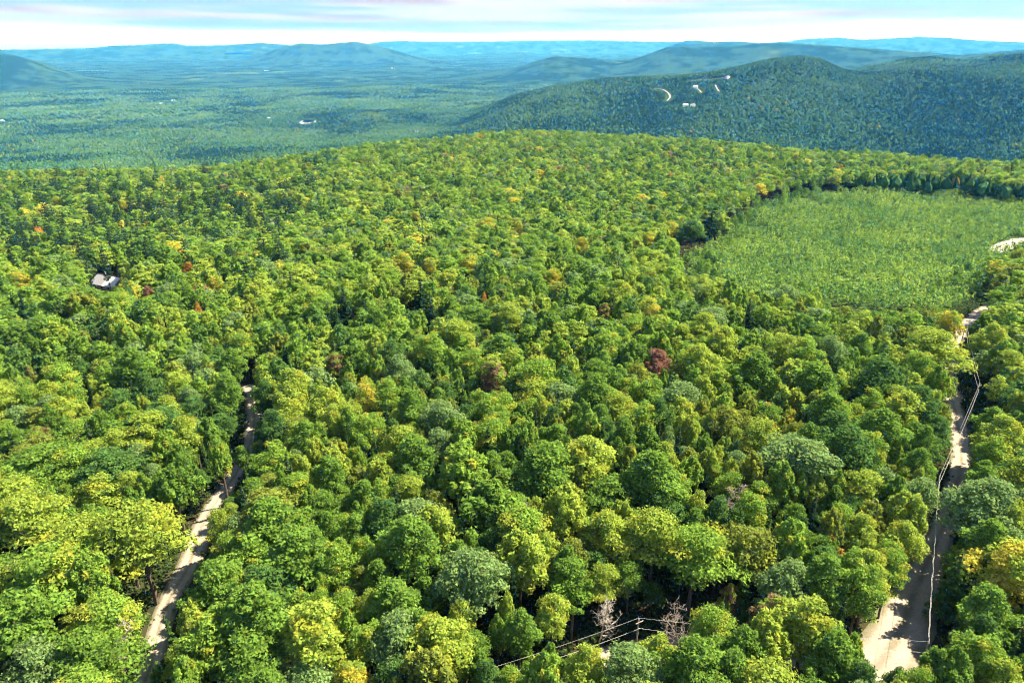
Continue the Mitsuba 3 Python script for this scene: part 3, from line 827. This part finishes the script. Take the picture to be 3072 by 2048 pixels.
# ------------------------------------------------------------------ saplings in the old clearing
def blobs(P, R, H, col, rng, sides=5, cone=None, base=0.25):
    """Many small trees as one mesh: two rings and a tip each."""
    n = len(P)
    a = np.arange(sides) * 2 * np.pi / sides
    ph = rng.uniform(0, 6.28, (n, 1)) + a
    cone = np.zeros(n) if cone is None else cone
    up = np.where(cone > 0.5, 0.42, 0.74)[:, None]
    mid_r = np.where(cone > 0.5, 0.62, 0.86)[:, None]
    j1, j2 = rng.uniform(0.72, 1.2, (n, sides)), rng.uniform(0.7, 1.25, (n, sides))
    z1, z2 = base + rng.uniform(-0.08, 0.08, (n, sides)), up + rng.uniform(-0.10, 0.10, (n, sides))
    Rr, Hh = R[:, None], H[:, None]
    r1 = np.stack([P[:, :1] + Rr * j1 * np.cos(ph), P[:, 1:2] + Rr * j1 * np.sin(ph), P[:, 2:] + Hh * z1], -1)
    r2 = np.stack([P[:, :1] + Rr * mid_r * j2 * np.cos(ph + 0.5), P[:, 1:2] + Rr * mid_r * j2 * np.sin(ph + 0.5), P[:, 2:] + Hh * z2], -1)
    tip = np.stack([P[:, 0] + R * rng.normal(size=n) * 0.15, P[:, 1] + R * rng.normal(size=n) * 0.15, P[:, 2] + H], -1)[:, None]
    v = np.concatenate([r1, r2, tip], 1)
    m = 2 * sides + 1
    k, k1 = np.arange(sides), (np.arange(sides) + 1) % sides
    one = np.vstack([np.stack([k, k1, sides + k], 1), np.stack([k1, sides + k1, sides + k], 1), np.stack([sides + k, sides + k1, k * 0 + 2 * sides], 1)])
    f = (one[None] + (np.arange(n) * m)[:, None, None]).reshape(-1, 3)
    c = np.repeat(np.clip(col, 0.005, 0.6)[:, None], m, 1) * rng.uniform(0.88, 1.12, (n, m, 1))
    return v.reshape(-1, 3), f, c.reshape(-1, 3)


rng = np.random.default_rng(17)
x0, y0, x1, y1 = field_poly.bounds
P = np.c_[rng.uniform(x0, x1, 60000), rng.uniform(y0, y1, 60000)]
P = P[shapely.contains_xy(field_poly, P[:, 0], P[:, 1])]
P = P[~shapely.contains_xy(lot_poly.buffer(1), P[:, 0], P[:, 1])]
lane = vnoise(P[:, 0], P[:, 1], 18, 71)
P = P[lane > -0.22][:13000]
n = len(P)
pz = ground_z(P[:, 0], P[:, 1])
m = MB()
tone = np.clip(0.5 + 1.6 * vnoise(P[:, 0], P[:, 1], 35, 73) + rng.normal(size=n) * 0.33, 0, 1)[:, None]
bush = rng.random(n) < 0.05 + 0.25 * np.clip(vnoise(P[:, 0], P[:, 1], 22, 79) - 0.12, 0, 1)
colS = np.array([0.125, 0.27, 0.070]) * (1 - tone) + np.array([0.30, 0.44, 0.085]) * tone
colS[bush] = np.array([0.07, 0.15, 0.05])
hS = np.where(bush, 1.5, 1.0) * rng.uniform(1.8, 5.6, n) * (0.8 + 0.9 * np.clip(vnoise(P[:, 0], P[:, 1], 40, 77) + 0.3, 0, 1))
N_SP = 13
PP = np.repeat(np.c_[P, pz], N_SP, 0)
off = rng.normal(size=(len(PP), 3)) * [0.50, 0.50, 0]
hh = np.repeat(hS, N_SP)
PP = PP + off * 1.0 + np.c_[np.zeros(len(PP)), np.zeros(len(PP)), hh * rng.uniform(0.3, 1.0, len(PP))]
vv, ff = tris(PP, rng.normal(size=PP.shape) * 0.7 + [0, 0, 0.45], 0.85, rng, 2.6, True)
m.add(vv, ff, np.repeat(np.clip(np.repeat(colS, N_SP, 0) * (1 + rng.normal(size=(len(PP), 1)) * 0.2), 0.01, 1), 3, 0))
scene["saplings"] = m.ply("leaf_material")
thing("saplings", "dense pale green young saplings filling the old clearing at right", "saplings", kind="stuff")


# ------------------------------------------------------------------ undergrowth in the gaps and along the roads
rng = np.random.default_rng(31)
n = 30000
r_ = np.sqrt(rng.uniform(50.0**2, 290.0**2, n))
a_ = rng.uniform(-0.88, 0.88, n)
P = np.c_[r_ * np.sin(a_), r_ * np.cos(a_)]
Q = np.vstack([right_path, left_path, branch_path])
Q = Q[rng.integers(0, len(Q), 9000)] + rng.normal(size=(9000, 2)) * 4.5
ring = field_poly.buffer(11).difference(field_poly.buffer(-3))
x0, y0, x1, y1 = ring.bounds
Q2 = np.c_[rng.uniform(x0, x1, 40000), rng.uniform(y0, y1, 40000)]
Q2 = Q2[shapely.contains_xy(ring, Q2[:, 0], Q2[:, 1])][:7000]
tall = np.r_[np.ones(len(P) + len(Q)), np.full(len(Q2), 2.2)]
P = np.vstack([P, Q, Q2])
d_ = shapely.distance(ROADS, shapely.points(P))
w_ = np.where(shapely.distance(sg.LineString(right_path[:26]), shapely.points(P)) < 14, 5.6, 2.7)
keep_ = d_ > w_ + rng.uniform(-0.5, 0.8, len(P))
P, tall = P[keep_], tall[keep_]
n = len(P)
hue = rng.random((n, 1))
col = (np.array([0.05, 0.10, 0.03]) * (1 - hue) + np.array([0.11, 0.15, 0.045]) * hue) * rng.uniform(0.7, 1.2, (n, 1))
m = MB()
NL = 5
PP = np.repeat(np.c_[P, ground_z(P[:, 0], P[:, 1])], NL, 0)
hh = np.repeat(rng.uniform(0.3, 2.0, n) * tall, NL)
PP = PP + rng.normal(size=PP.shape) * [0.55, 0.55, 0] + np.c_[np.zeros((len(PP), 2)), hh * rng.uniform(0.2, 1, len(PP))]
vv, ff = tris(PP, rng.normal(size=PP.shape) * 0.5 + [0, 0, 0.8], 0.8, rng)
m.add(vv, ff, np.repeat(np.repeat(col, NL, 0) * rng.uniform(0.7, 1.3, (len(PP), 1)), 3, 0))
scene["undergrowth"] = m.ply("leaf_material")
thing("undergrowth", "low weeds and ferns on the forest floor and road verges", "undergrowth", kind="stuff")

# ------------------------------------------------------------------ power poles and wires
WOOD, PORCELAIN, STEEL = (0.42, 0.36, 0.29), (0.55, 0.55, 0.52), (0.58, 0.59, 0.60)
POLE_LABEL = {"a": "wooden power pole at lower right beside the sandy road junction", "b": "wooden power pole among trees left of the gravel road", "c": "tall leaning-looking power pole standing on the sunlit bend of the gravel road",
              "d": "farthest power pole, in shade where the gravel road curves right", "e": "lone power pole in the dark gap at the bottom centre"}
tips = {}
for k in "abcde":
    key = numbered("power_pole")
    b0 = pole_at[k]
    H = POLE_H[k]
    m = MB()
    m.tube([b0 + [0, 0, -0.5], b0 + [0, 0, H * 0.5], b0 + [0, 0, H]], [0.19, 0.16, 0.12], WOOD, 10)
    scene[key + "__shaft"] = m.ply(smooth=30) if False else m.ply()
    m = MB()
    m.tube([b0 + [0, 0, H], b0 + [0, 0, H + 0.12], b0 + [0, 0, H + 0.2], b0 + [0, 0, H + 0.34]], [0.03, 0.09, 0.11, 0.05], PORCELAIN, 8)
    scene[key + "__insulator"] = m.ply()
    m = MB()
    m.box((0.34, 0.12, 0.12), b0 + [0.2, 0, H - 1.9], PORCELAIN)
    scene[key + "__bracket"] = m.ply()
    if k in "ce":
        m = MB()
        m.box((1.5, 0.10, 0.12), b0 + [0.15, -0.16, H - 0.45], WOOD, 0.5)
        scene[key + "__crossarm"] = m.ply()
    tips[k] = (b0 + [0, 0, H + 0.33], b0 + [0.33, 0, H - 1.9])
    thing(key, POLE_LABEL[k], "power pole", "power poles along the roads")
off_left = spot(1480, 2150)
off_far = pole_at["d"] + [46, 34, 0]
tips["f"] = (off_left + [0, 0, 10.5], off_left + [0, 0, 8.4])
tips["g"] = (np.array([off_far[0], off_far[1], float(ground_z(*off_far[:2])) + 11]), np.array([off_far[0], off_far[1], float(ground_z(*off_far[:2])) + 9]))
SPAN = {("a", "b"): "from the junction pole up along the gravel road", ("b", "c"): "over the gravel road between its two middle poles", ("c", "d"): "along the shaded strip to the farthest pole", ("d", "g"): "beyond the farthest pole",
        ("e", "a"): "from the lone pole right to the junction pole", ("f", "e"): "sloping down left from the lone pole"}
for (k1, k2), words_ in SPAN.items():
    for j in (0, 1):
        p0, p1 = tips[k1][j], tips[k2][j]
        t = np.linspace(0, 1, 24)[:, None]
        L = np.linalg.norm(p1 - p0)
        q = p0 * (1 - t) + p1 * t - np.array([0, 0, 1]) * (0.012 * L * (1 + j * 0.5)) * 4 * t * (1 - t)
        m = MB()
        m.tube(q, 0.016 + 0.009 * j, STEEL, 5)
        key = numbered("power_line")
        scene[key] = m.ply()
        thing(key, f"{'upper thin wire' if j == 0 else 'lower thick cable'} {words_}", "wire", "overhead wires")

# ------------------------------------------------------------------ dead trees
def dead_tree(seed, H, spread, c, levels=3, fine=1.0):
    rng = np.random.default_rng(seed)
    tr, br, tw = MB(), MB(), MB()

    def grow(p, d, ln, r, lev):
        n = 4
        pts = [p]
        for _ in range(n):
            d = d + rng.normal(size=3) * 0.16
            d /= np.linalg.norm(d)
            pts.append(pts[-1] + d * ln / n)
        m = tr if lev == 0 else (br if lev == 1 else tw)
        m.tube(pts, np.linspace(r, r * 0.4, n + 1), np.array(c) * rng.uniform(0.8, 1.15), 5 if lev < 2 else 3)
        if lev < levels:
            for _ in range({0: int(18 * fine), 1: 6, 2: 4}[lev]):
                t = rng.uniform(0.25, 1.0)
                i = min(int(t * n), n - 1)
                q = pts[i] + (pts[i + 1] - pts[i]) * (t * n - i)
                a = rng.uniform(0, 2 * math.pi)
                side = np.array([math.cos(a), math.sin(a), rng.uniform(-0.15, 0.7)])
                nd = d * 0.25 + side
                nd /= np.linalg.norm(nd)
                grow(q, nd, ln * {0: spread, 1: 0.5, 2: 0.55}[lev] * rng.uniform(0.6, 1.2) * (1.15 - 0.6 * t if lev == 0 else 1), max(r * {0: 0.32, 1: 0.5, 2: 0.55}[lev], 0.025), lev + 1)

    grow(np.array([0, 0, -0.4]), np.array([rng.normal() * 0.05, rng.normal() * 0.05, 1.0]), H, 0.015 * H, 0)
    return tr, br, tw


DEAD = [(1795, 1929, 0, 11.5, 0.26, (0.50, 0.47, 0.43), "tall bleached dead tree standing left of the lone pole"),
        (2046, 1925, 6, 11.0, 0.42, (0.33, 0.29, 0.25), "bare grey bushy tree right of the lone pole"),
        (935, 1995, 11, 15.0, 0.30, (0.46, 0.41, 0.36), "bare pale branches poking from crowns at the bottom, left of centre"),
        (300, 1930, 11, 15.5, 0.24, (0.38, 0.34, 0.30), "bare grey tree among crowns left of the dirt road"),
        (2172, 1520, 12, 16.0, 0.28, (0.36, 0.31, 0.29), "bare purplish grey tree between crowns right of centre"),
        (1565, 1600, 13, 16.5, 0.20, (0.44, 0.40, 0.35), "small bare snag between crowns at the centre"),
        (800, 690, 13, 17.0, 0.30, (0.42, 0.39, 0.36), "grey leafless tree on the far left slope above mid-height"),
        (2790, 1345, 0, 9.5, 0.03, (0.10, 0.085, 0.07), "dark bare leaning trunk left of the gravel road bend")]
for j, (px, py, h, H, sp, c, text) in enumerate(DEAD):
    p = spot(px, py, h)
    tr, br, tw = dead_tree(50 + j, H, sp, c, 3 if sp > 0.1 else 1, 1.0 if sp < 0.35 else 1.3)
    key = numbered("dead_tree")
    for part, mm in (("trunk", tr), ("branches", br), ("twigs", tw)):
        if mm.n:
            d = mm.ply()
            d["to_world"] = T().translate(p.tolist())
            scene[f"{key}__{part}"] = d
            if part != "trunk":
                labels[f"{key}__{part}"] = {"kind": "stuff"}
    thing(key, text, "dead tree", "leafless trees")

# ------------------------------------------------------------------ the house in the left woods
def house(key, at, rot, size, wall_c, roof_c, detail=False, roof2=None):
    L, W, Hh, rise = size
    m4 = T().translate(np.asarray(at, float).tolist()).rotate([0, 0, 1], math.degrees(rot))

    def part(name, mb, label=None):
        d = mb.ply()
        d["to_world"] = m4
        k = numbered(f"{key}__{name}")
        scene[k] = d
        if label:
            labels[k] = {"label": label}
        return k

    w = MB()
    x, y = L / 2, W / 2
    v = [(-x, -y, -0.6), (x, -y, -0.6), (x, y, -0.6), (-x, y, -0.6), (-x, -y, Hh), (x, -y, Hh), (x, y, Hh), (-x, y, Hh), (-x, 0, Hh + rise), (x, 0, Hh + rise)]
    f = [(0, 1, 5), (0, 5, 4), (2, 3, 7), (2, 7, 6), (1, 2, 6), (1, 6, 5), (5, 6, 9), (3, 0, 4), (3, 4, 7), (7, 4, 8)]
    w.add(v, f, wall_c)
    part("wall", w)
    o, th = 0.45, 0.12
    sl = rise / y

    def slope(x0, x1, sy, c):
        mb = MB()
        ye = sy * (y + o)
        ze = Hh - sl * o
        v = [(x0, 0, Hh + rise + 0.02), (x1, 0, Hh + rise + 0.02), (x1, ye, ze + 0.02), (x0, ye, ze + 0.02)]
        v = v + [(a, b, c_ + th) for a, b, c_ in v]
        f = [(4, 5, 6), (4, 6, 7), (0, 2, 1), (0, 3, 2), (0, 1, 5), (0, 5, 4), (1, 2, 6), (1, 6, 5), (2, 3, 7), (2, 7, 6), (3, 0, 4), (3, 4, 7)]
        f = f if sy < 0 else [t[::-1] for t in f]
        mb.add(v, [t[::-1] for t in f], c)
        if detail:
            for xx_ in np.arange(x0 + 0.6, x1 - 0.2, 1.2):
                mb.tube([(xx_, 0, Hh + rise + th + 0.03), (xx_, ye, ze + th + 0.03)], 0.035, np.array(c) * 0.8, 4)
        return mb

    if roof2 is None:
        part("roof", slope(-x - o, x + o, -1, roof_c))
    else:
        part("roof", slope(-x - o, 0.5, -1, roof_c), "grey metal left part of the front roof slope")
        part("roof", slope(0.52, x + o, -1, roof2), "bright white right part of the front roof slope")
    part("roof", slope(-x - o, x + o, 1, roof_c))
    if detail:
        mb = MB()
        mb.box((L + 0.9, 0.3, 0.1), (0, 0, Hh + rise + 0.2), (0.08, 0.08, 0.09))
        part("ridge_cap", mb)
        mb = MB()
        mb.tube([(-x * 0.45, 0.8, Hh), (-x * 0.45, 0.8, Hh + rise + 1.1)], 0.22, (0.7, 0.7, 0.68), 8)
        mb.tube([(-x * 0.45, 0.8, Hh + rise + 1.1), (-x * 0.45, 0.8, Hh + rise + 1.25)], 0.3, (0.5, 0.5, 0.5), 8)
        part("chimney", mb)
        mb = MB()
        mb.box((5, 4, 0.25), (x * 0.55, y + 2.2, 1.0), (0.50, 0.40, 0.28))
        for dx in (-2.4, 2.4):
            mb.box((0.15, 0.15, 2.0), (x * 0.55 + dx, y + 4.1, 0.6), (0.45, 0.36, 0.26))
        mb.box((5, 0.08, 0.08), (x * 0.55, y + 4.15, 1.9), (0.45, 0.36, 0.26))
        part("deck", mb)
        for j in range(3):
            mb = MB()
            mb.box((1.0, 0.08, 1.2), (-x * 0.6 + j * x * 0.6, -y - 0.03, 1.7), (0.04, 0.05, 0.06))
            part("window", mb)
        mb = MB()
        mb.box((0.08, 0.95, 2.0), (x + 0.03, 0, 1.0), (0.20, 0.16, 0.12))
        part("door", mb)


house("house", HOUSE, -0.42, (14.5, 9.5, 2.8, 2.9), (0.46, 0.44, 0.40), (0.32, 0.34, 0.38), True, (0.80, 0.82, 0.85))
thing("house", "house with grey and white metal roof half hidden in the left woods", "house")

# ------------------------------------------------------------------ far buildings, roads, water in the valley
FAR = [(484, 312, 16, "white farmhouse in the left valley, lower left of a paired one"), (520, 303, 26, "long white building in the left valley, right of a smaller one"), (806, 357, 18, "cream building in the valley left of the small pond"),
       (1252, 399, 16, "white house among trees just behind the central brow"), (1284, 402, 13, "small pale house right of the white house behind the brow"), (800, 213, 60, "long white barn far off in the middle of the valley"),
       (2056, 317, 20, "white house low on the right hill, below its roads"), (2078, 318, 16, "pale house low on the right hill, right of another"), (2182, 234, 26, "grey-roofed house near the top of the right hill road"), (2086, 262, 18, "white house at the middle of the right hill roads"),
       (6, 364, 22, "white building at the far left edge of the valley"), (1178, 206, 50, "faint pale building far off right of the valley's middle")]
far_at = []
for j, (px, py, L, text) in enumerate(FAR):
    p = spot(px, py, 3.0)
    key = numbered("farmhouse")
    white = (0.72, 0.71, 0.68)
    house(key, p, [0.3, -0.5, 0.9, 0.1, -0.2, 0.2][j % 6], (L, L * 0.5, 6.5 + L * 0.06, 4.0), white, (0.30, 0.31, 0.34) if j in (8, 4) else (0.62, 0.63, 0.66))
    thing(key, text, "house", "far houses in the valley")
    far_at.append((p, L))
HILL_ROADS = [([(1962, 269), (1986, 268), (2002, 277), (2012, 290), (2001, 304)], 7, "pale dirt road bending down the right hill, leftmost there"), ([(2078, 260), (2086, 262), (2098, 272), (2105, 280)], 6, "short pale road near the middle of the right hill"),
              ([(2146, 256), (2150, 266), (2157, 277)], 6, "short pale track on the right hill, rightmost"), ([(2072, 245), (2110, 240), (2160, 236), (2195, 231)], 5, "pale road along the shoulder of the right hill"), ([(192, 313), (215, 309), (240, 306), (262, 305)], 14, "pale straight road in the left valley"),
              ([(1575, 150), (1600, 148)], 80, "pale gravel pit far off at the middle horizon")]
far_roads = []
for px_, w, text in HILL_ROADS:
    pp = smooth_path([spot(*q) for q in px_], 8.0)
    if len(pp) < 3:
        pp = np.linspace(spot(*px_[0])[:2], spot(*px_[-1])[:2], 8)
    key = numbered("dirt_road")
    scene[key] = ribbon(pp, w, "gravel_material", 2.5, 4)
    thing(key, text, "road", kind="structure")
    far_roads.append(pp)
scene["water_material"] = {"type": "principled", "base_color": {"type": "rgb", "value": [0.05, 0.10, 0.12]}, "roughness": 0.12, "specular": 0.6}


def level(poly_px, key, bsdf, lift, text, cat):
    P_ = np.array([spot(*q) for q in poly_px])
    z_ = float(np.median(P_[:, 2])) + lift
    n_ = len(P_)
    c_ = P_[:, :2].mean(0)
    v_ = np.vstack([np.c_[P_[:, :2], np.full(n_, z_)], [[*c_, z_]], np.c_[P_[:, :2], np.full(n_, z_ - 25)]])
    k_ = np.arange(n_)
    f_ = np.vstack([np.stack([k_, (k_ + 1) % n_, k_ * 0 + n_], 1), np.stack([k_, k_ + n_ + 1, (k_ + 1) % n_], 1), np.stack([(k_ + 1) % n_, k_ + n_ + 1, (k_ + 1) % n_ + n_ + 1], 1)])
    scene[key] = mikit.ply((v_, f_), bsdf, False)
    labels[key] = {"label": text, "category": cat, "kind": "structure"}
    return P_


scene["shore_material"] = {"type": "twosided", "bsdf": {"type": "diffuse", "reflectance": {"type": "rgb", "value": [0.55, 0.52, 0.46]}}}
shore = level([(898, 370), (908, 361), (925, 358), (945, 361), (953, 366), (935, 372), (912, 375)], "pond_shore", "shore_material", 3.0, "pale sandy rim of the small pond in the valley", "shore")
level([(906, 368), (912, 362), (926, 360), (942, 363), (946, 366), (930, 369), (914, 371)], "pond", "water_material", 4.2, "small dark pond in the valley left of the picture's middle", "pond")
level([(676, 164), (700, 160), (735, 158), (756, 160), (735, 162), (700, 165)], "lake", "water_material", 26.0, "thin pale sliver of lake far off below the left horizon", "lake")
CLEAR = shapely.union_all([sg.Point(p[:2]).buffer(L * 1.3) for p, L in far_at] + [sg.LineString(q).buffer(14) for q in far_roads] + [sg.Polygon(shore[:, :2]).buffer(10)])
CLEAR = shapely.union_all([CLEAR] + [shapely.affinity.translate(CLEAR, -p_[0] / np.hypot(*p_) * 25.0, -p_[1] / np.hypot(*p_) * 25.0) for p_ in [np.array([0.2, 1.0])]])
# ------------------------------------------------------------------ the valley woods beyond the brow
rng = np.random.default_rng(23)


def visible(P, margin=30.0):
    """Which points are not hidden deep behind the land in front of them."""
    r, az = np.hypot(P[:, 0], P[:, 1]), np.arctan2(P[:, 0], P[:, 1])
    A = np.linspace(-0.9, 0.9, 300)
    D = np.geomspace(250, 9000, 260)
    AA, DD = np.meshgrid(A, D)
    zz = ground_z(DD * np.sin(AA), DD * np.cos(AA))
    el = (zz + np.where(DD < 1150, 8, 4) - 95) / DD
    run = np.maximum.accumulate(el, 0)
    ia = np.clip(np.round((az - A[0]) / (A[1] - A[0])).astype(int), 0, len(A) - 1)
    ir = np.clip(np.searchsorted(D, r) - 2, 0, len(D) - 1)
    return (P[:, 2] + margin - 95) / r > run[ir, ia]


def valley(lo, hi, area, Rm, Hm, sides):
    n = int(half * (hi**2 - lo**2) / area)
    r = np.sqrt(rng.uniform(lo**2, hi**2, n))
    a = rng.uniform(-half, half, n)
    P = np.c_[r * np.sin(a), r * np.cos(a)]
    P = P[~shapely.contains_xy(CLEAR, P[:, 0], P[:, 1])]
    P = np.c_[P, ground_z(P[:, 0], P[:, 1])]
    P = P[visible(P)]
    n = len(P)
    con = (rng.random(n) < np.clip(0.38 + 2.2 * vnoise(P[:, 0], P[:, 1], 230, 81) + 0.7 * vnoise(P[:, 0], P[:, 1], 900, 82), 0.04, 0.96)).astype(float)
    hue = np.clip(0.45 + 1.4 * vnoise(P[:, 0], P[:, 1], 180, 83) + rng.normal(size=n) * 0.15, 0, 1)[:, None]
    green = np.array([0.038, 0.105, 0.034]) * (1 - hue) + np.array([0.080, 0.150, 0.042]) * hue
    fir = np.array([0.024, 0.072, 0.038]) * (0.8 + 0.5 * rng.random((n, 1)))
    col = np.where(con[:, None] > 0.5, fir, 1.15 * green * rng.uniform(0.8, 1.2, (n, 1)))
    aut = rng.random(n) < 0.006
    col[aut & (con < 0.5)] = (0.28, 0.19, 0.03)
    s = rng.uniform(0.7, 1.25, n)
    R = Rm * s * np.where(con > 0.5, 0.72, 1)
    H = Hm * (0.6 + 0.4 * s) * np.where(con > 0.5, 1.15, 1)
    return blobs(P, R, H, col, rng, sides, con, 0.42)


mA = MB()
mA.add(*valley(700, 2300, 50, 4.3, 15, 5))
scene["valley_forest"] = mA.ply()
thing("valley_forest", "blue-green mixed woods on the valley floor just beyond the brow", "forest", kind="stuff")
mB = MB()
mB.add(*valley(2280, 4000, 82, 5.0, 14, 4))
mB.add(*valley(3980, 6600, 210, 8.0, 14, 4))
scene["valley_forest_001"] = mB.ply()
thing("valley_forest_001", "hazy far woods over the distant valley and the right hand hill", "forest", kind="stuff")
print("med px", seen_px[broad[299]], len(conif)); print("trees", len(trees), "single", len(single), "valley", mA.n // 11, mB.n // 11)
